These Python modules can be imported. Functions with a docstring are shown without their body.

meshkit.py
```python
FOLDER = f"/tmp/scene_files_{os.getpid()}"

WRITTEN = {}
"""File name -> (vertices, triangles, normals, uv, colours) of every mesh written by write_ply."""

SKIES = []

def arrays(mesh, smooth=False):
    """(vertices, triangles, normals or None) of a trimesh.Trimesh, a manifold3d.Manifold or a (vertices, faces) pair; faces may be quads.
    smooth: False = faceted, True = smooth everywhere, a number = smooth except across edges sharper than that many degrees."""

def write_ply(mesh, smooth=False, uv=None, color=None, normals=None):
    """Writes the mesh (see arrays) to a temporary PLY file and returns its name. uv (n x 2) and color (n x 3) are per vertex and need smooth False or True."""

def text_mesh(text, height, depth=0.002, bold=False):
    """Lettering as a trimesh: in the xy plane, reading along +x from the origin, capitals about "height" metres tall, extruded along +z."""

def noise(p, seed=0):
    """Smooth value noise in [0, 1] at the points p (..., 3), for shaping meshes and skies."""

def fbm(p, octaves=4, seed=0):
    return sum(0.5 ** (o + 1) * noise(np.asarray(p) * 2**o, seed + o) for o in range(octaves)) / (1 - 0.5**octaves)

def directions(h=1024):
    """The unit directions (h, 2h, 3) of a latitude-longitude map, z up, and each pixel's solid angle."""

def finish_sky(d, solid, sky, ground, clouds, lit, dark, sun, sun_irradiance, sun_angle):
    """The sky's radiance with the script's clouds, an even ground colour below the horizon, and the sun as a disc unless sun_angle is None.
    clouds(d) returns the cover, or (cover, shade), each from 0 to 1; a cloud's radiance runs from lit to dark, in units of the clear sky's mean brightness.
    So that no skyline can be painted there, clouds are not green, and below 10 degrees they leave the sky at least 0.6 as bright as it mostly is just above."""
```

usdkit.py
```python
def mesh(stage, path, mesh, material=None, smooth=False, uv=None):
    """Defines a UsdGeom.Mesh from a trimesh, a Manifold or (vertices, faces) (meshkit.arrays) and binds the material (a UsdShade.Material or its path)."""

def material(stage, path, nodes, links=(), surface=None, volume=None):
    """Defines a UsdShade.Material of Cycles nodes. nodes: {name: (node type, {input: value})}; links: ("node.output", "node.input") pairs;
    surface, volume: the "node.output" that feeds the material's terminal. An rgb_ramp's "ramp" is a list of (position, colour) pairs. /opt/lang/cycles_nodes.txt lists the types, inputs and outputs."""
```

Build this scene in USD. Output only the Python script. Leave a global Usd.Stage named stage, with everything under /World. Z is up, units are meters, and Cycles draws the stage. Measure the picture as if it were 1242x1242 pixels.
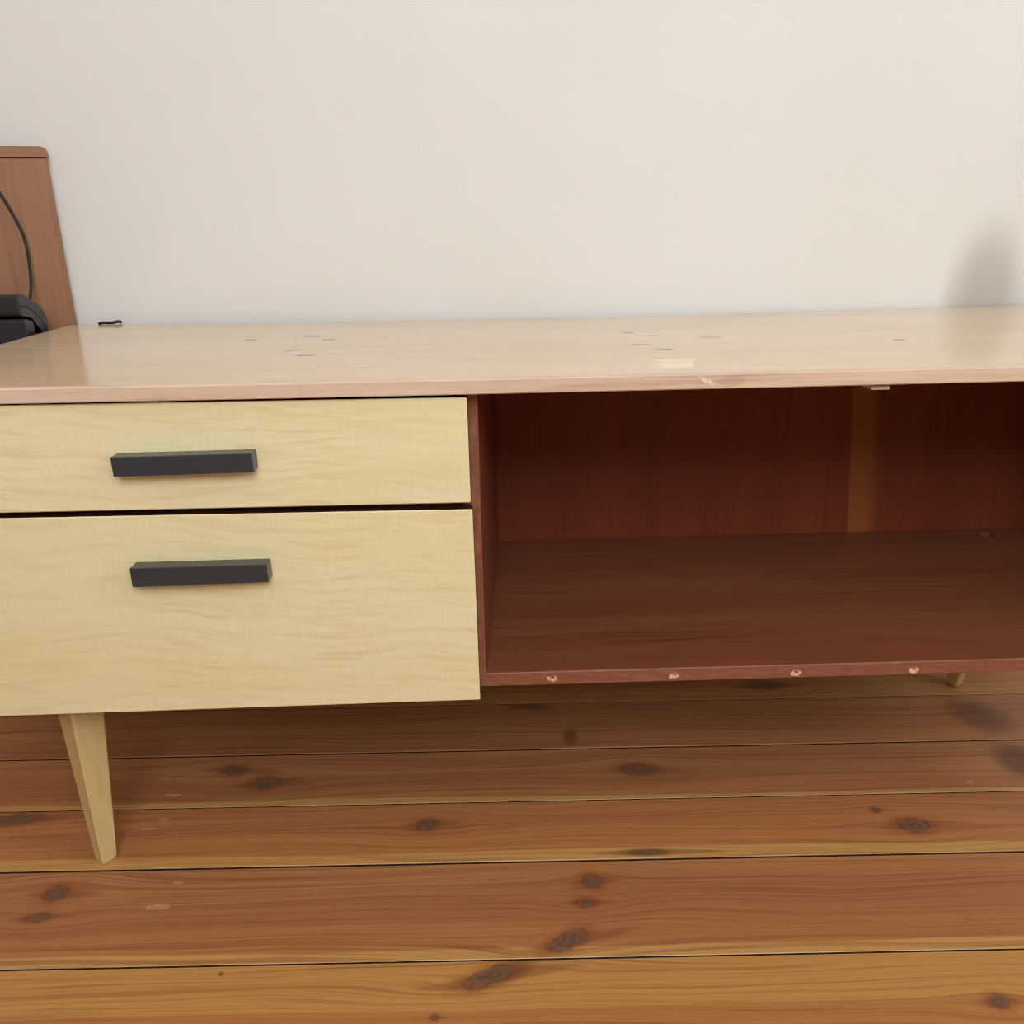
import math, random
import numpy as np, trimesh, usdkit
from pxr import Usd, UsdGeom, UsdLux, UsdShade, Gf, Sdf

stage = Usd.Stage.CreateInMemory()
UsdGeom.SetStageUpAxis(stage, 'Z'); UsdGeom.SetStageMetersPerUnit(stage, 1.0)
UsdGeom.Xform.Define(stage, '/World'); UsdGeom.Scope.Define(stage, '/World/Looks')

# ------------------------------------------------------------------ camera
CAM, YAW, PITCH, ROLL, FPX = (0.02288, -0.69706, 0.62343), 0.01637, -0.33249, -0.01961, 1046.43
EXPOSURE = -0.12
cam = UsdGeom.Camera.Define(stage, '/World/camera')
cam.CreateHorizontalApertureAttr(36.0); cam.CreateVerticalApertureAttr(36.0)
cam.CreateFocalLengthAttr(FPX / 1242 * 36.0)
cam.CreateClippingRangeAttr(Gf.Vec2f(0.02, 100)); cam.CreateExposureAttr(EXPOSURE)
cyw, syw, cp, sp, cr, sr = math.cos(YAW), math.sin(YAW), math.cos(PITCH), math.sin(PITCH), math.cos(ROLL), math.sin(ROLL)
fwd = np.array([cp * syw, cp * cyw, sp]); up0 = np.array([-sp * syw, -sp * cyw, cp]); rt0 = np.array([cyw, -syw, 0])
rt, up = cr * rt0 + sr * up0, -sr * rt0 + cr * up0
M = np.eye(4); M[0, :3], M[1, :3], M[2, :3], M[3, :3] = rt, up, -fwd, CAM
cam.AddTransformOp().Set(Gf.Matrix4d(M))

# ------------------------------------------------------------------ light: two daylight windows of the room
RY = -0.0148                                    # the room runs this slope to the sideboard
def room(x, y, z=0.0):                          # room coordinates -> world
    c, s = math.cos(RY), math.sin(RY)
    return np.array([c * x - s * y, s * x + c * y, z])
WIN_FRONT = (-0.35, 1.15, 1.25, 2.55)            # x0 x1 z0 z1 in the wall behind the camera
WIN_RIGHT = (-1.55, -0.35, 1.00, 2.45)          # y0 y1 z0 z1 in the right wall
XL, XR, YB, YF, ZC = -1.30, 2.3, 0.4505, -2.0, 2.65
def rect_light(name, w, h, pos, rot, inten, col):
    l = UsdLux.RectLight.Define(stage, '/World/' + name)
    l.CreateWidthAttr(w); l.CreateHeightAttr(h); l.CreateIntensityAttr(inten); l.CreateColorAttr(Gf.Vec3f(*col))
    l.CreateNormalizeAttr(False)
    l.AddTranslateOp().Set(Gf.Vec3d(*map(float, pos))); l.AddRotateXYZOp().Set(Gf.Vec3f(*rot))
d = math.degrees(RY)
rect_light('daylight_front', 1.50, 1.30, room(0.40, YF - 0.16, 1.90), (90, 0, d), 10.6, (.92, .975, 1.04))
rect_light('daylight_right', 1.20, 1.45, room(XR + 0.16, -0.95, 1.725), (90, 0, 90 + d), 5.2, (.92, .975, 1.04))

# ------------------------------------------------------------------ helpers
used = {}
def fresh(parent, name):
    k = parent + '/' + name; n = used.get(k, 0); used[k] = n + 1
    return k if n == 0 else '%s_%03d' % (k, n)
def ppath(p): return '/World' if p is None else str(p.GetPath())
def obj(name, mesh, mat, parent=None, smooth=30):
    return usdkit.mesh(stage, fresh(ppath(parent), name), mesh, MAT[mat], smooth=smooth).GetPrim()
def say(p, label=None, cat=None, group=None, kind=None):
    for k, v in (('label', label), ('category', cat), ('group', group), ('kind', kind)):
        if v: p.SetCustomDataByKey(k, v)
    return p
def thing(name, label, cat, loc=(0, 0, 0)):
    x = UsdGeom.Xform.Define(stage, fresh('/World', name)); x.AddTranslateOp().Set(Gf.Vec3d(*loc))
    return say(x.GetPrim(), label, cat)
def cbox(lo, hi, c=.001):
    lo, hi = np.array(lo, float), np.array(hi, float); pts = []
    for i in range(8):
        s = np.array([(i >> k) & 1 for k in range(3)]); q = np.where(s, hi, lo); inn = np.where(s, -c, c)
        for k in range(3):
            o = inn.copy(); o[k] = 0; pts.append(q + o)
    return trimesh.convex.convex_hull(np.array(pts))
def warp(m, lo, hi, C8):                        # trilinear: corner index i = x + 2y + 4z
    v = (np.array(m.vertices) - lo) / (np.array(hi, float) - lo); C8 = np.array(C8, float); out = 0
    for i in range(8):
        w = np.ones(len(v))
        for k in range(3): w = w * (v[:, k] if (i >> k) & 1 else 1 - v[:, k])
        out = out + w[:, None] * C8[i]
    m = m.copy(); m.vertices = out; return m
def hexa(C8, c=.001):
    C8 = np.array(C8, float); lo, hi = C8.min(0), C8.max(0)
    return warp(cbox(lo, hi, c), lo, hi, C8)
def front_quad(tl, tr, br, bl, y0, y1, c=.001): # tl.. = (x, z); front at y0, back at y1
    f = lambda q, y: (q[0], y, q[1])
    return hexa([f(bl, y0), f(br, y0), f(bl, y1), f(br, y1), f(tl, y0), f(tr, y0), f(tl, y1), f(tr, y1)], c)
def sweep(rings, closed_caps=True):
    n, k = len(rings), len(rings[0]); v = np.vstack(rings); f = []
    for i in range(n - 1):
        for j in range(k):
            a, b = i * k + j, i * k + (j + 1) % k
            f += [[a, b, a + k], [b, b + k, a + k]]
    for base, flip in ((0, 1), ((n - 1) * k, 0)):
        for j in range(1, k - 1):
            t = [base, base + j, base + j + 1]; f.append(t[::-1] if flip else t)
    m = trimesh.Trimesh(v, f, process=False); m.fix_normals(); return m
def tube(pts, r, sides=10):
    p = np.array(pts, float); t = np.gradient(p, axis=0); t /= np.linalg.norm(t, axis=1, keepdims=True)
    a = np.cross(t, [0.3, 1, 0.1]); a /= np.linalg.norm(a, axis=1, keepdims=True); b = np.cross(t, a)
    an = np.arange(sides) * 2 * math.pi / sides
    return sweep([p[i] + r * (np.cos(an)[:, None] * a[i] + np.sin(an)[:, None] * b[i]) for i in range(len(p))])
def spline(pts, n=40):
    from scipy.interpolate import CubicSpline
    pts = np.array(pts, float); s = np.r_[0, np.cumsum(np.linalg.norm(np.diff(pts, axis=0), axis=1))]
    return CubicSpline(s, pts)(np.linspace(0, s[-1], n))
def lin(r, g, b):
    f = lambda c: (c / 255 / 12.92) if c / 255 <= .04045 else ((c / 255 + .055) / 1.055) ** 2.4
    return (f(r), f(g), f(b))

# ------------------------------------------------------------------ materials
MAT = {}
class G:
    def __init__(s): s.n, s.l, s.k = {}, [], 0
    def node(s, kind, **kw):
        s.k += 1; name = 'n%d' % s.k; vals = {}
        for a, v in kw.items():
            if isinstance(v, str) and '.' in v: s.l.append((v, name + '.' + a))
            else: vals[a] = v
        s.n[name] = (kind, vals); return name
    def m(s, op, a, b=0.5, c=0.0, clamp=False):
        return s.node('math', math_type=op, value1=a, value2=b, value3=c, use_clamp=clamp) + '.value'
    def add(s, a, b): return s.m('add', a, b)
    def sub(s, a, b): return s.m('subtract', a, b)
    def mul(s, a, b): return s.m('multiply', a, b)
    def xyz(s):
        p = s.node('geometry') + '.position'; q = s.node('separate_xyz', vector=p)
        return q + '.x', q + '.y', q + '.z'
    def vec(s, x, y, z=0.0): return s.node('combine_xyz', x=x, y=y, z=z) + '.vector'
    def noise(s, v, scale=1.0, detail=3.0, rough=.55, dist=0.0):
        return s.node('noise_texture', vector=v, scale=scale, detail=detail, roughness=rough, distortion=dist) + '.fac'
    def rng(s, v, a, b, c=0.0, d=1.0, t='smoothstep'):
        return s.node('map_range', value=v, from_min=a, from_max=b, to_min=c, to_max=d, range_type=t, clamp=True) + '.result'
    def mix(s, f, a, b, kind='mix'): return s.node('mix', mix_type=kind, fac=f, color1=a, color2=b, use_clamp=True) + '.color'
    def ell(s, u, v, ku, kv, ru, rv, ang=0.0):  # squared elliptical distance
        du, dv = s.sub(u, ku), s.sub(v, kv)
        if ang:
            ca, sa = math.cos(math.radians(ang)), math.sin(math.radians(ang))
            du, dv = s.add(s.mul(du, ca), s.mul(dv, sa)), s.add(s.mul(du, -sa), s.mul(dv, ca))
        a, b = s.mul(du, 1 / ru), s.mul(dv, 1 / rv)
        return s.add(s.mul(a, a), s.mul(b, b))
    def done(s, name, color, rough=.5, height=None, hd=.0005, **kw):
        extra = {}
        if height: extra['normal'] = s.node('bump', height=height, distance=hd, strength=1.0) + '.normal'
        p = s.node('principled_bsdf', base_color=color, roughness=rough, **kw, **extra)
        MAT[name] = usdkit.material(stage, '/World/Looks/' + name, s.n, s.l, surface=p + '.BSDF')

def plain(name, col, rough=.5, **kw): G().done(name, col, rough, **kw)

plain('white_plaster', lin(212, 208, 202), .9)
plain('beige_plaster', lin(192, 180, 167), .9)
plain('window_white', lin(238, 238, 236), .4)
plain('black_plastic', lin(40, 41, 44), .30)
plain('black_rubber', lin(26, 24, 24), .5)
plain('dark_metal', lin(52, 44, 40), .45, metallic=.6)
plain('white_plastic', lin(225, 215, 205), .4)
plain('subfloor', lin(38, 22, 12), .9)
plain('seam_dirt', lin(30, 18, 12), .95)
plain('dark_box_wood', lin(70, 45, 30), .7)

def m_wall():
    g = G(); x, y, z = g.xyz(); p = g.vec(x, y, z)
    n = g.noise(p, 3.0, 3.0); c = g.mix(g.rng(n, .3, .7), lin(226, 222, 214), lin(229, 225, 219))
    # soft grey patch in the wall colour by the right end of the sideboard
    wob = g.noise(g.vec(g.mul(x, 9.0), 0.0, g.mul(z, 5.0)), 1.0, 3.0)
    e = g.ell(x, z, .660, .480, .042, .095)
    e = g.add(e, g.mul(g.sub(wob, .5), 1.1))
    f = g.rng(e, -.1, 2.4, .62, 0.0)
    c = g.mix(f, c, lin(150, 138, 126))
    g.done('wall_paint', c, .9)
m_wall()

def m_cream(name, c0, c1, c2, rough=.34, leg=False):
    g = G(); x, y, z = g.xyz(); oi = g.node('object_info') + '.random'
    z2 = g.add(z, g.mul(oi, 3.1))
    if leg: x, z2 = z2, x
    wander = g.mul(g.sub(g.noise(g.vec(g.mul(x, 5.0), y, g.mul(z2, 5.0)), 1.0, 2.0), .5), .05)
    zz = g.add(z2, wander)
    st = g.noise(g.vec(g.mul(x, 6.0), 0.0, g.mul(zz, 120.0)), 1.0, 4.0, .6)
    broad = g.noise(g.vec(g.mul(x, 1.4), 0.0, g.mul(zz, 14.0)), 1.0, 2.0)
    curl = g.noise(g.vec(g.mul(x, 20.0), 0.0, g.mul(g.add(zz, g.mul(x, .10)), 250.0)), 1.0, 2.0, .5, .4)
    tick = g.noise(g.vec(g.mul(x, 420.0), 0.0, g.mul(z2, 45.0)), 1.0, 1.0)
    band = g.rng(g.noise(g.vec(g.mul(x, 7.0), 0.0, g.mul(z2, 1.5)), 1.0, 1.0), .35, .65)
    c = g.mix(g.rng(broad, .3, .7), c0, c1)
    c = g.mix(g.mul(g.rng(st, .45, .72), .40), c, c2)
    c = g.mix(g.mul(g.rng(curl, .44, .70), g.add(.12, g.mul(band, .36))), c, c2)
    c = g.mix(g.mul(g.rng(tick, .40, .75), .18), c, c2)
    if not leg: c = g.mix(g.rng(y, .0010, .0014), c, lin(58, 30, 20))   # dark brown edges behind the face veneer
    g.done(name, c, rough, height=st, hd=.0001)
m_cream('cream_veneer', lin(243, 231, 184), lin(238, 224, 174), lin(220, 200, 146))
m_cream('cream_leg', lin(216, 186, 130), lin(208, 176, 118), lin(194, 160, 104), .4, leg=True)
plain('cream_edge', lin(240, 228, 190), .4)

def m_top():
    g = G(); x, y, z = g.xyz()
    wander = g.mul(g.sub(g.noise(g.vec(g.mul(x, 3.0), g.mul(y, 4.0)), 1.0, 2.0), .5), .07)
    yy = g.add(y, wander)
    st = g.noise(g.vec(g.mul(x, 5.0), g.mul(yy, 110.0)), 1.0, 4.0, .6)
    br = g.noise(g.vec(g.mul(x, 1.6), g.mul(yy, 9.0)), 1.0, 3.0)
    blot = g.noise(g.vec(g.mul(x, 4.0), g.mul(y, 7.0)), 1.0, 3.0)
    c = g.mix(g.rng(br, .3, .7), lin(223, 197, 165), lin(213, 183, 146))
    c = g.mix(g.mul(g.rng(st, .45, .7), .45), c, lin(200, 168, 132))
    c = g.mix(g.mul(g.rng(blot, .5, .75), .35), c, lin(202, 172, 116))
    fin = g.noise(g.vec(g.mul(x, 60.0), g.mul(y, 60.0)), 1.0, 3.0); dw = g.mul(g.sub(fin, .5), 1.2)
    for kx, ky, rx, ry in ((-.2444, .269, .006, .006), (-.1812, .293, .008, .006), (-.159, .262, .007, .006), (-.181, .186, .007, .007),
                           (-.160, .150, .009, .008), (.1715, .269, .006, .006), (.1917, .238, .007, .006), (.1678, .173, .008, .006),
                           (.185, .137, .008, .006), (.425, .162, .006, .003)):
        e = g.ell(x, y, kx, ky, rx, ry)                                   # open rings left by small feet
        ring = g.mul(g.rng(e, .25, .6), g.rng(e, 1.0, 1.6, .35, 0.0)); c = g.mix(ring, c, lin(168, 124, 92))
        e = g.add(g.ell(x, y, kx, ky - ry * .6, rx * 1.3, .0056), dw); c = g.mix(g.rng(e, .2, 1.2, .92, 0.0), c, lin(84, 48, 30))  # front-edge shadow of each dent, painted as a dark ellipse
    e = g.add(g.ell(x, y, .2486, .2157, .013, .016), dw); c = g.mix(g.rng(e, .3, 1.3, .6, 0.0), c, lin(165, 128, 72))
    e = g.add(g.ell(x, y, .33, .40, .06, .02), g.mul(dw, 2.0)); c = g.mix(g.rng(e, .3, 1.6, .4, 0.0), c, lin(190, 160, 96))
    # pale patch where the lacquer is off
    sx = g.m('maximum', g.rng(g.m('absolute', g.sub(x, g.add(.1775, g.mul(g.sub(y, .05), .25)))), .0165, .0195), g.rng(g.m('absolute', g.sub(y, .052)), .022, .027))
    fr_ = g.noise(g.vec(g.mul(x, 40.0), g.mul(y, 420.0)), 1.0, 3.0)
    patch = g.mul(g.sub(1.0, sx), g.rng(g.add(fr_, g.mul(g.sub(x, .165), 14.0)), .38, .5))
    c = g.mix(g.mul(patch, g.rng(st, .25, .6, 1.0, .55)), c, lin(248, 234, 200))
    scr = g.rng(g.noise(g.vec(g.mul(x, 7.0), g.mul(y, 260.0)), 1.0, 2.0), .68, .74)
    c = g.mix(g.mul(scr, .35), c, lin(238, 222, 190))
    rgh = g.add(.10, g.add(g.mul(g.rng(blot, .4, .8), .10), g.mul(patch, .3)))
    g.done('top_veneer', c, rgh, height=st, hd=.00004, specular_ior_level=.42)
m_top()

def m_edge():
    g = G(); x, y, z = g.xyz()
    zz = g.add(z, g.mul(g.sub(g.noise(g.vec(g.mul(x, 6.0), 0.0, g.mul(z, 20.0)), 1.0, 2.0), .5), .014))
    st = g.noise(g.vec(g.mul(x, 7.0), g.mul(y, 100.0), g.mul(zz, 260.0)), 1.0, 4.0, .6)
    br = g.noise(g.vec(g.mul(x, 2.5), 0.0, g.mul(zz, 60.0)), 1.0, 2.0)
    c = g.mix(g.rng(br, .3, .7), lin(226, 198, 172), lin(214, 182, 154))
    c = g.mix(g.mul(g.rng(st, .45, .68), .5), c, lin(232, 206, 178))
    c = g.mix(g.mul(g.rng(st, .50, .30), .35), c, lin(176, 130, 104))
    # chipped spot
    for dx_, L in ((-.0035, .0052), (.0, .006), (.0035, .0035)):      # three knife nicks
        e = g.add(g.ell(x, z, .1945 + dx_, .4925 - dx_ * .3, L, .0008, -42), g.mul(g.sub(g.noise(g.vec(g.mul(x, 420.0), 0.0, g.mul(z, 420.0)), 1.0, 2.0), .5), 1.2))
        c = g.mix(g.rng(e, .3, 1.2, .85, 0.0), c, lin(246, 228, 198))
    e = g.add(g.ell(x, z, .215, .491, .012, .006), g.mul(g.sub(st, .5), 3.0))
    c = g.mix(g.rng(e, .1, .9, .25, 0.0), c, lin(160, 116, 90))
    g.done('edge_wood', c, .45, height=st, hd=.0001)
m_edge()

HOLES = [(.0693, .2122), (.184, .2116), (.2984, .2112), (.4104, .2105)]
def m_mahogany(name, c0, c1, c2, vertical=False, rough=.42, stripe=None, worn=0.0, gloss=.5, warp=.05):
    g = G(); x, y, z = g.xyz()
    a, b = (z, x) if vertical else (x, g.add(y, z))
    w = g.mul(g.sub(g.noise(g.vec(g.mul(a, 3.0), g.mul(b, 5.0)), 1.0, 2.0), .5), warp)
    bb = g.add(b, w)
    st = g.noise(g.vec(g.mul(a, 3.5), g.mul(bb, 150.0)), 1.0, 4.0, .62)
    br = g.noise(g.vec(g.mul(a, .8), g.mul(bb, 13.0)), 1.0, 3.0)
    pore = g.noise(g.vec(g.mul(a, 30.0), g.mul(b, 700.0)), 1.0, 2.0)
    c = g.mix(g.rng(br, .3, .7), c0, c1)
    c = g.mix(g.mul(g.rng(st, .48, .70), .55), c, c2)
    c = g.mix(g.mul(g.rng(pore, .58, .75), .3), c, c2)
    if stripe:
        xs = g.add(x, g.mul(g.sub(z, .2274), .0687)); f = g.mul(g.rng(xs, stripe[0], stripe[0] + .003), g.rng(xs, stripe[1] - .012, stripe[1] + .012, 1.0, 0.0))
        c = g.mix(g.mul(f, .8), c, stripe[2])
    if worn:
        n = g.noise(g.vec(g.mul(x, 90.0), g.mul(y, 300.0), g.mul(z, 60.0 if vertical else 400.0)), 1.0, 4.0, .7)
        fr = g.rng(y, .016, .019, 1.0, 0.0)
        c = g.mix(g.mul(fr, .75), c, lin(138, 84, 60)); c = g.mix(g.mul(g.mul(g.rng(n, .42, .72), fr), worn), c, lin(160, 104, 80))
        c = g.mix(g.mul(g.mul(g.rng(n, .70, .76), fr), .7), c, lin(206, 156, 132))
        if not vertical:
            pn = g.mul(g.sub(g.noise(g.vec(g.mul(x, 330.0), g.mul(y, 330.0), g.mul(z, 330.0)), 1.0, 2.0), .5), 3.4)
            for hx, hz in HOLES:
                e = g.add(g.ell(x, z, hx + .0005, hz - .001, .0055, .0036), pn)
                c = g.mix(g.mul(g.rng(e, .2, 1.0, .9, 0.0), fr), c, lin(236, 190, 160))
            sc = g.noise(g.vec(g.mul(x, 160.0), g.mul(y, 160.0)), 1.0, 4.0, .7)  # scuffs in the front corner of the board
            e = g.ell(x, y, .022, .05, .03, .04)
            c = g.mix(g.mul(g.rng(sc, .6, .72), g.rng(e, .2, 1.2, .55, 0.0)), c, lin(196, 160, 130))
            s2 = g.noise(g.vec(g.mul(x, 9.0), g.mul(y, 420.0)), 1.0, 2.0)
            c = g.mix(g.mul(g.rng(s2, .72, .77), .35), c, lin(196, 140, 110))
    g.done(name, c, rough, height=st, hd=.00008, specular_ior_level=gloss)
m_mahogany('mahogany_board', lin(136, 82, 56), lin(122, 68, 44), lin(92, 46, 28), worn=.7, rough=.36)
m_mahogany('mahogany_back', lin(132, 60, 34), lin(120, 52, 28), lin(104, 42, 22), vertical=True, stripe=(.4800, .512, lin(158, 90, 42)), rough=.6, gloss=.25)
m_mahogany('mahogany_upright', lin(122, 64, 46), lin(108, 52, 36), lin(78, 34, 22), vertical=True, worn=.75)
m_mahogany('brown_panel', lin(154, 106, 72), lin(143, 95, 62), lin(122, 78, 50), vertical=True, rough=.5, warp=.012)
m_mahogany('brown_strip', lin(154, 106, 73), lin(143, 95, 63), lin(120, 76, 50), rough=.5, warp=.012)

def m_handle():
    g = G(); x, y, z = g.xyz(); n = g.noise(g.vec(g.mul(x, 30.0), g.mul(y, 400.0), g.mul(z, 400.0)), 1.0, 3.0)
    g.done('black_paint', g.mix(g.rng(n, .3, .7), lin(51, 55, 59), lin(56, 60, 63)), .27, height=n, hd=.00004, specular_ior_level=.6)
m_handle()

# pine boards.  knots: (x, y, rx, ry, angle, kind)   kinds: k = dark knot, s = soft dark smear, p = pale scuff
def m_pine(name, y0, w, knots, tone, sap_front=.012, sap_back=0.0, seed=0.0, dens=1.0):
    g = G(); X, Y, z = g.xyz(); oi = g.node('object_info') + '.random'
    u, v = X, g.sub(g.sub(Y, g.mul(X, RY)), y0)
    us = g.add(u, g.mul(oi, 7.0)) if not knots else g.add(u, seed)
    vv = v; dark = None
    for kx, ky, rx, ry, an, kind in knots:
        if kind != 'k': continue
        e = g.ell(u, v, kx, ky - RY * kx - y0, rx * 6.0, ry * 3.0, an * .3)
        gk = g.m('exponent', g.mul(e, -1.0))
        vv = g.sub(vv, g.mul(g.mul(g.sub(v, ky - RY * kx - y0), gk), .85))
    slow = g.noise(g.vec(g.mul(us, 1.7), g.mul(vv, 9.0), seed), 1.0, 2.0)
    v2 = g.add(vv, g.mul(g.sub(slow, .5), .045))
    broad = g.noise(g.vec(g.mul(us, .7), g.mul(v2, 34.0), seed + 3), 1.0, 3.0)
    fine = g.noise(g.vec(g.mul(us, 4.0), g.mul(v2, 420.0), seed + 5), 1.0, 4.0, .65)
    wv = g.noise(g.vec(g.mul(us, 1.0), g.mul(v2, 230.0 * dens), seed + 9), 1.0, 3.0, .6)
    c_lo, c_hi, c_line, c_sap = tone
    c = g.mix(g.rng(broad, .32, .68), c_lo, c_hi)
    wob = g.mul(g.sub(g.noise(g.vec(g.mul(us, 2.2), seed, 0.0), 1.0, 3.0), .5), .016)
    if sap_front: c = g.mix(g.rng(g.add(v, wob), sap_front - .0012, sap_front + .0012, .92, 0.0), c, c_sap)
    if sap_back: c = g.mix(g.rng(g.sub(g.sub(w, v), wob), sap_back - .0015, sap_back + .0015, .92, 0.0), c, c_sap)
    c = g.mix(g.mul(g.rng(wv, .48, .68), .46), c, c_line)
    c = g.mix(g.mul(g.rng(fine, .46, .70), .50), c, c_line)
    kn = g.noise(g.vec(g.mul(u, 160.0), g.mul(v, 160.0)), 1.0, 3.0)
    for kx, ky, rx, ry, an, kind in knots:
        kv = ky - RY * kx - y0
        if kind == 'p':
            e = g.add(g.ell(u, v, kx, kv, rx, ry, an), g.mul(g.sub(kn, .5), 3.0))
            c = g.mix(g.rng(e, .2, 1.0, .45, 0.0), c, lin(222, 172, 128)); continue
        wk = g.noise(g.vec(g.mul(u, 55.0), g.mul(v, 90.0), kx * 10), 1.0, 2.0)
        e = g.add(g.ell(u, v, kx, kv, rx, ry, an), g.mul(g.sub(wk, .5), 1.3))
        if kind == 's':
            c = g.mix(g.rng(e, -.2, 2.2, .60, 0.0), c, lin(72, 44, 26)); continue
        c = g.mix(g.rng(e, .8, 5.0, .45, 0.0), c, lin(150, 78, 40))
        tl = g.add(g.ell(u, v, kx + rx * .5, kv, rx * 3.4, ry * .8, an * .4), g.mul(g.sub(wv, .5), 4.0)); c = g.mix(g.rng(tl, .1, 1.3, .45, 0.0), c, lin(112, 62, 38))
        r = g.m('sqrt', g.m('maximum', e, 0.0))
        ring = g.m('sine', g.add(g.mul(r, 9.0), g.mul(wk, 9.0)))
        c = g.mix(g.rng(e, .5, 1.5, .85, 0.0), c, lin(122, 90, 68))
        c = g.mix(g.mul(g.rng(e, .5, 1.2, .5, 0.0), g.rng(ring, -.6, 1.0)), c, lin(84, 62, 50))
        c = g.mix(g.mul(g.mul(g.rng(e, .6, 1.0), g.rng(e, 1.0, 2.0, .5, 0.0)), g.rng(kn, .35, .6)), c, lin(98, 56, 36))
    g.done(name, c, g.rng(fine, .2, .8, .33, .48), height=fine, hd=.00012)

RED = (lin(172, 112, 68), lin(188, 128, 78), lin(138, 76, 44), lin(206, 156, 90))
ORG = (lin(184, 120, 70), lin(198, 134, 78), lin(144, 84, 48), lin(208, 158, 90))
YEL = (lin(184, 118, 66), lin(194, 134, 72), lin(146, 88, 48), lin(200, 146, 78))

# ------------------------------------------------------------------ the room
def rbox(x0, x1, y0, y1, z0, z1, c=.001):
    m = cbox((x0, y0, z0), (x1, y1, z1), c); m.apply_transform(trimesh.transformations.rotation_matrix(RY, [0, 0, 1])); return m
S = dict(kind='structure')
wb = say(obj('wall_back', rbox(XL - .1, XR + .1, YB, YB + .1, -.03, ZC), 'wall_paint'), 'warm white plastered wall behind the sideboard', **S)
say(obj('wall_left', rbox(XL - .1, XL, YF, YB - .001, -.03, ZC), 'beige_plaster'), 'unseen beige wall set close on the left to cut light', **S)  # out of view; moved in and darkened to dim light under the sideboard
def holed(axis, c0, c1, a0, a1, hole):
    p = []
    def add(q0, q1, z0, z1): p.append(rbox(q0, q1, c0, c1, z0, z1) if axis == 'y' else rbox(c0, c1, q0, q1, z0, z1))
    h0, h1, z0, z1 = hole
    add(a0, h0, -.03, ZC); add(h1, a1, -.03, ZC); add(h0, h1, -.03, z0); add(h0, h1, z1, ZC)
    return trimesh.util.concatenate(p)
say(obj('wall_front', holed('y', YF - .12, YF - .001, XL - .1, XR + .1, WIN_FRONT), 'white_plaster'), 'white wall with a window behind the camera', **S)
say(obj('wall_right', holed('x', XR, XR + .12, YF, YB - .001, WIN_RIGHT), 'white_plaster'), 'white wall with a window on the right side of the room', **S)
say(obj('ceiling', rbox(XL - .1, XR + .1, YF - .1, YB + .1, ZC + .001, ZC + .1), 'white_plaster'), 'plain white ceiling', **S)
def window(name, axis, hole, c):
    w = UsdGeom.Xform.Define(stage, '/World/' + name).GetPrim(); say(w, 'white framed casement window', **S)
    h0, h1, z0, z1 = hole; mid = (h0 + h1) / 2
    for q0, q1, a, b in ((h0 + .001, h0 + .05, z0 + .001, z1 - .001), (h1 - .05, h1 - .001, z0 + .001, z1 - .001), (mid - .03, mid + .03, z0 + .05, z1 - .05), (h0 + .05, h1 - .05, z0 + .001, z0 + .05), (h0 + .05, h1 - .05, z1 - .05, z1 - .001)):
        obj('window_frame', rbox(q0, q1, c - .03, c + .03, a, b, .003) if axis == 'y' else rbox(c - .03, c + .03, q0, q1, a, b, .003), 'window_white', w)
window('window_1', 'y', WIN_FRONT, YF - .06); window('window_2', 'x', WIN_RIGHT, XR + .06)

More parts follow.
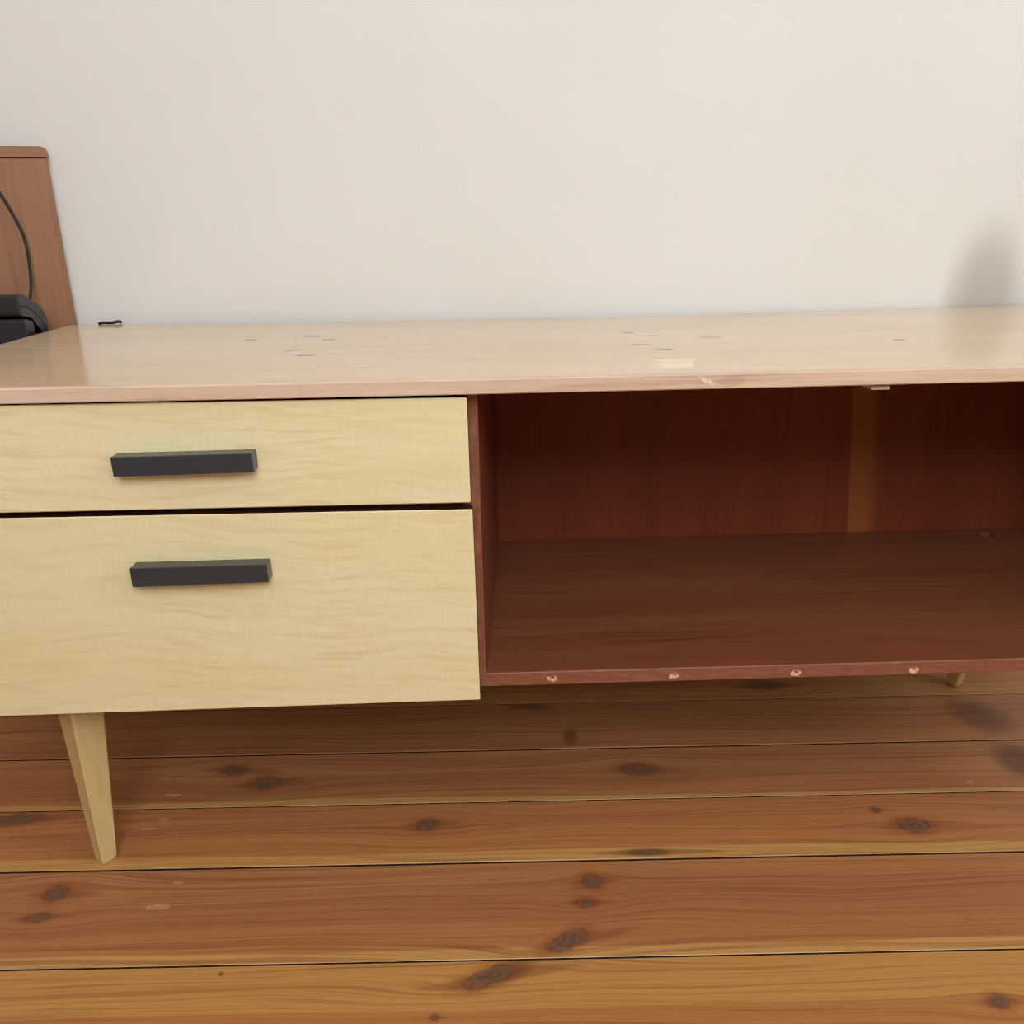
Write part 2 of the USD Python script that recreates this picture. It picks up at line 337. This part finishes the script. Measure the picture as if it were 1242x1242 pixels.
floor = UsdGeom.Xform.Define(stage, '/World/floor').GetPrim()
say(floor, 'varnished reddish pine floorboards with dark knots and open seams', **S)
obj('subfloor', rbox(XL, XR, YF, YB, -.045, -.022), 'subfloor', floor)
sm = [.4505, .3177, .2121, .11326, .01777, -.10402, -.232]
K = {
 0: [(.385, .347, .0181, .0100, 0, 'k')],
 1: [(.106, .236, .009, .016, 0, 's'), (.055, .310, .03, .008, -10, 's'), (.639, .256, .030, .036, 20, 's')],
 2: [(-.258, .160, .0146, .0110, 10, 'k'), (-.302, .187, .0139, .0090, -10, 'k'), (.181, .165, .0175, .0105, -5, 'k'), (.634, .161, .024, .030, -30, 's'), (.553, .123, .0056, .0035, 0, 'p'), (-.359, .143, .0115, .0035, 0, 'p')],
 3: [(-.064, .078, .0110, .0080, 10, 'k'), (.456, .053, .0150, .0100, 0, 'k'), (.427, .080, .0045, .0040, 0, 'k'), (-.524, .107, .0297, .0095, 10, 'k'), (.167, .025, .0186, .0040, 0, 'k'), (-.356, .100, .0093, .003, 0, 'p'), (-.365, .085, .012, .003, 0, 'p')],
 4: [(.106, -.013, .0075, .0095, 35, 'k'), (.097, -.040, .0079, .0055, 0, 'k'), (.075, -.085, .0190, .0080, 33, 'k'), (-.422, -.006, .0105, .0098, 0, 'k'), (-.425, -.037, .0103, .0055, 10, 'k'), (-.307, .003, .0066, .0030, 0, 'p'), (-.315, -.029, .0160, .005, 0, 'p')],
 5: [(.020, -.117, .0270, .0090, 24, 's'), (.005, -.122, .022, .008, 24, 'k'), (.427, -.163, .0088, .0062, 0, 'k'), (-.040, -.160, .0030, .0028, 0, 'k'), (-.230, -.110, .0022, .0024, 0, 's')],
}
cfg = {0: (YEL, .03, 0), 1: (RED, 0, 0), 2: (RED, .009, 0), 3: (ORG, .016, 0), 4: (RED, .013, 0), 5: (YEL, 0, .050)}
for i in range(6):
    t, sf, sb = cfg[i]
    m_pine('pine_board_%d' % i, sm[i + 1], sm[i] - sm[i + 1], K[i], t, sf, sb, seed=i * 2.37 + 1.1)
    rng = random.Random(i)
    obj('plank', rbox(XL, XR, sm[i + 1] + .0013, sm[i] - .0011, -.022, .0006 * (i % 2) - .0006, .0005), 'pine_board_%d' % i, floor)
for i in range(1, 6):                            # dirt packed in the open seams
    obj('seam', rbox(XL, XR, sm[i] - .0012, sm[i] + .0014, -.020, -.0011, .0001), 'seam_dirt', floor)
for i, t in enumerate((RED, ORG, YEL)): m_pine('pine_plain_%d' % i, 0.0, .11, [], t, 0, 0, seed=20 + 3 * i)
yy, i, rnd = -.232, 0, random.Random(5)
while yy > YF + .02:
    w = min(rnd.uniform(.10, .125), yy - YF)
    obj('plank', rbox(XL, XR, yy - w + .0011, yy - .0009, -.022, -.0003, .0012), 'pine_plain_%d' % (i % 3), floor); yy -= w; i += 1

# ------------------------------------------------------------------ the sideboard
sb = thing('sideboard', 'low cream sideboard with two drawers on the left and an open mahogany compartment', 'sideboard')
X0, X1 = -.503, .742
ZT, TH = .500, .0127
def sag(x, y): return (.0016 + .0024 * np.clip(y / .44, 0, 1)) * np.maximum(0, 1 - ((x - .115) / .63) ** 2)
def top_back(x): return .4388 - .003 * x
def top_left(y): return -.5045 - .0150 * (y / .45)
def top_mesh(y0, y1, edge):
    rings = []
    for s in np.linspace(0, 1, 49):
        ring = []
        for y, dz in edge:
            xl = top_left(max(y, 0)); x = xl + s * (.747 - xl)
            yv = top_back(x) if y > .4 else y
            if y > .4: x = top_left(yv) + s * (.747 - top_left(yv))
            ring.append((x, yv, ZT + dz - sag(x, yv)))
        rings.append(np.array(ring))
    return sweep(rings)
ys = [.0012, .11, .22, .33]
prof = [(.0012, -.0002)] + [(y, 0.0) for y in (.003, .11, .22, .33)] + [(.45, -.0006), (.45, -TH)] + [(y, -TH) for y in (.33, .22, .11)] + [(.0012, -TH)]
top = obj('tabletop', top_mesh(0, 0, prof), 'top_veneer', sb)
eprof = [(-.005, -.0012), (-.0040, -.0001), (.0012, 0.0), (.0012, -TH), (-.0042, -TH), (-.005, -TH + .0009)]
say(obj('edge_strip', top_mesh(0, 0, eprof), 'edge_wood', top), 'pinkish bare wood front edge')
# board, back, sides, divider
bz0, bz1 = .2050, .2187
board = trimesh.creation.box((X1 - X0 - .030, .3445, bz1 - bz0)); board.apply_translation(((X0 + X1) / 2, .015 + .3445 / 2, (bz0 + bz1) / 2))
board = cbox((X0 + .0155, .0150, bz0), (X1 - .0155, .3600, bz1), .0007)
cuts = []
for hx, hz in HOLES:
    c = trimesh.creation.cylinder(.0014, .02, sections=14); c.apply_transform(trimesh.transformations.rotation_matrix(math.pi / 2, [1, 0, 0])); c.apply_translation((hx, .018, hz)); cuts.append(c)
    k = trimesh.creation.cone(.0026, .004, sections=9); k.apply_transform(trimesh.transformations.rotation_matrix(-math.pi / 2, [1, 0, 0])); k.apply_translation((hx + .0006, .0145, hz - .0006)); cuts.append(k)
hole = trimesh.creation.cylinder(.009, .03, sections=24); hole.apply_translation((.655, .338, bz1)); cuts.append(hole)
board = trimesh.boolean.difference([board] + cuts, engine='manifold')
obj('bottom_board', board, 'mahogany_board', sb, smooth=20)
def under(x, y): return ZT - TH - float(sag(np.array(x), np.array(y)))
def strip_x(x0, x1, y0, y1, z0, mat, name, n=12, dx=0.0):   # vertical panel whose top follows the sagging tabletop; dx: skew of the back
    rings = []
    if y1 - y0 > x1 - x0:
        for s in np.linspace(0, 1, n):
            y = y0 + s * (y1 - y0); o = dx * s; a, b = x0 + o, x1 + o; e = .0006 if s in (0, 1) else 0
            rings.append(np.array([(a + e, y, z0), (b - e, y, z0), (b - e, y, under(b, y)), (a + e, y, under(a, y))]))
    else:
        for s in np.linspace(0, 1, 40):
            x = x0 + s * (x1 - x0)
            rings.append(np.array([(x, y0, z0), (x, y1, z0), (x, y1, under(x, y1)), (x, y0, under(x, y0))]))
    return obj(name, sweep(rings), mat, sb, smooth=20)
strip_x(-.0090, .0080, .0152, .3530, bz1, 'mahogany_upright', 'divider', dx=.0142)
strip_x(X0, X0 + .015, .0152, .3610, .198, 'mahogany_upright', 'side_panel')
strip_x(X1 - .015, X1, .0152, .3610, .198, 'mahogany_upright', 'side_panel')
strip_x(X0 + .0155, X1 - .0155, .3605, .3660, bz0, 'mahogany_back', 'back_panel')
# drawers
def tray(x0, x1, y0, y1, z0, z1, t=.009):
    p = [cbox((x0, y0, z0), (x0 + t, y1, z1), .0005), cbox((x1 - t, y0, z0), (x1, y1, z1), .0005), cbox((x0 + t, y0, z0), (x1 - t, y0 + t, z1), .0005),
         cbox((x0 + t, y1 - t, z0), (x1 - t, y1, z1), .0005), cbox((x0 + t, y0 + t, z0), (x1 - t, y1 - t, z0 + .004), .0005)]
    return trimesh.util.concatenate(p)
def drawer(tl, tr, br, bl, tz, h):
    f = obj('drawer', front_quad(tl, tr, br, bl, 0.0, .0145, .0009), 'cream_veneer', sb)
    obj('drawer_tray', tray(X0 + .018, -.014, .0148, .335, tz[0], tz[1]), 'dark_box_wood', f)
    say(obj('handle', front_quad(*h, -.0147, -.0002, .0007), 'black_paint', f), 'matt black bar handle')
drawer((-.5025, .4856), (-.0008, .4826), (-.0006, .3918), (-.5025, .3932), (.399, .470),
       ((-.2910, .4431), (-.1764, .4436), (-.1764, .4274), (-.2910, .4263)))
drawer((-.5025, .3888), (.0006, .3858), (.0016, .1998), (-.5025, .1962), (.222, .375),
       ((-.2912, .3457), (-.1752, .3460), (-.1752, .3294), (-.2914, .3280)))
# a rail behind the gap of the drawers
obj('drawer_rail', cbox((X0 + .0155, .0160, .3790), (-.0095, .0600, .3960), .0006), 'mahogany_board', sb)
# legs: square, tapered, set diagonally and splayed
def leg(tx, ty, fx, fy, rot):
    def sq(cx, cy, s, z):
        o = []
        h, c = s / 2, s * .07
        for a, b in ((-h + c, -h), (h - c, -h), (h, -h + c), (h, h - c), (h - c, h), (-h + c, h), (-h, h - c), (-h, -h + c)):
            o.append((cx + math.cos(rot) * a - math.sin(rot) * b, cy + math.sin(rot) * a + math.cos(rot) * b, z))
        return np.array(o)
    r = []
    for z in (.2049, .10, .004, .0006): 
        s = z / .205; k = .0157 + (.0366 - .0157) * s
        if z < .002: k -= .0020
        r.append(sq(fx + (tx - fx) * s, fy + (ty - fy) * s, k, z))
    return obj('leg', sweep(r), 'cream_leg', sb, smooth=20)
leg(-.3991, .0650, -.3921, .0403, .89); leg(.640, .0650, .633, .0403, -.89)
leg(-.3991, .3150, -.3921, .3400, -.89); leg(.6500, .3150, .6450, .3375, .56)
# small metal bits
say(obj('catch_plate', cbox((.3335, .004, .4802), (.3492, .030, .4836), .0004), 'white_plastic', sb), 'small pale catch under the top edge')
for bx, by in ((-.470, .4440), (.7180, .4270)):
    pts = spline([(bx - .012, by - .007, .5006), (bx - .005, by - .001, .5010), (bx + .003, by, .5010), (bx + .008, by + .0025, .5018), (bx + .012, by + .002, .5010)], 20)
    say(obj('hinge_stub', tube(pts, .0019, 8), 'dark_metal', sb), 'dark bent metal stub at the back edge of the top')

# ------------------------------------------------------------------ the brown panel by the wall and the charger in front of it
A = math.radians(18)
pan = thing('wooden_board', 'brown upright wooden board with a rounded top strip left of the sideboard', 'board', (-.5147, .4427, 0))
ca, sa = math.cos(A), math.sin(A)
Rz = trimesh.transformations.rotation_matrix(A, [0, 0, 1])
def pl(m): m.apply_transform(Rz); return m
LP = -.36
obj('face_board', pl(cbox((LP, .0, .0005), (.0, .012, .6978), .0007)), 'brown_panel', pan)
rp = [(LP, .6985), (.0012, .6985), (.0020, .6995), (.0018, .7045), (.0008, .7085), (-.0015, .7106), (-.005, .7112), (LP, .7112)]
ring = [np.array([(x, y, z) for x, z in rp]) for y in (-.0012, .0123)]
obj('top_strip', pl(sweep(ring)), 'brown_strip', pan, smooth=25)

say(obj('ledge', pl(cbox((-.150, -.090, .447), (-.022, -.0003, .462), .001)), 'dark_box_wood', pan), 'dark narrow ledge')

ch = thing('power_adapter', 'black plastic power adapter with a thin cord in front of the brown panel', 'power adapter')
def prism_x(poly, x0, x1, bev=.002):
    import shapely.geometry as sg
    P = sg.Polygon(poly).buffer(-.003).buffer(.003, quad_segs=4); I = P.buffer(-bev * .7)
    rings = []
    def samp(q, n=48):
        return np.array([q.exterior.interpolate(t, normalized=True).coords[0] for t in np.linspace(0, 1, n, endpoint=False)])
    a = samp(P); c = a.mean(0); b = c + (a - c) * (1 - bev * 2 / np.ptp(a[:, 0]))
    for x, q in ((x0, b), (x0 + bev * .3, c + (a - c) * .985), (x0 + bev, a), (x1 - bev, a), (x1 - bev * .3, c + (a - c) * .985), (x1, b)):
        rings.append(np.column_stack([np.full(len(q), x), q]))
    return sweep(rings)
UP = [(.345, .5215), (.345, .5445), (.360, .5455), (.398, .5260), (.407, .512), (.402, .4955), (.388, .4955), (.368, .5165)]
obj('housing', prism_x(UP, -.602, -.5305), 'black_plastic', ch, smooth=40)
LO = [(.350, .4640), (.350, .5180), (.371, .5140), (.371, .4640)]
obj('lower_housing', prism_x(LO, -.600, -.5300), 'black_plastic', ch, smooth=40)
gl = [(.3462, .533), (.364, .531), (.382, .5195), (.393, .510), (.397, .500)]
gp = gl + [(y - .0004, z - .0012) for y, z in gl[::-1]]
def flat(poly, x0, x1): 
    import shapely.geometry as sg
    m = trimesh.creation.extrude_polygon(sg.Polygon(poly), x1 - x0, engine='earcut')
    m.vertices = np.column_stack([x0 + m.vertices[:, 2], m.vertices[:, 0], m.vertices[:, 1]]); m.fix_normals(); return m
say(obj('seam_line', flat(gp, -.5316, -.5303), 'seam_dirt', ch, smooth=False), 'dark seam of the two shells')
obj('foot_block', cbox((-.595, .356, .4622), (-.546, .380, .4645), .0005), 'black_rubber', ch)
cord = spline([(-.600, .404, .735), (-.582, .409, .700), (-.565, .415, .662), (-.5565, .4200, .637), (-.5487, .4232, .6055), (-.5488, .4230, .576), (-.5505, .4180, .545), (-.5525, .4050, .524), (-.5540, .3950, .512)], 60)
obj('cord', tube(cord, .0017, 8), 'black_rubber', ch, smooth=60)
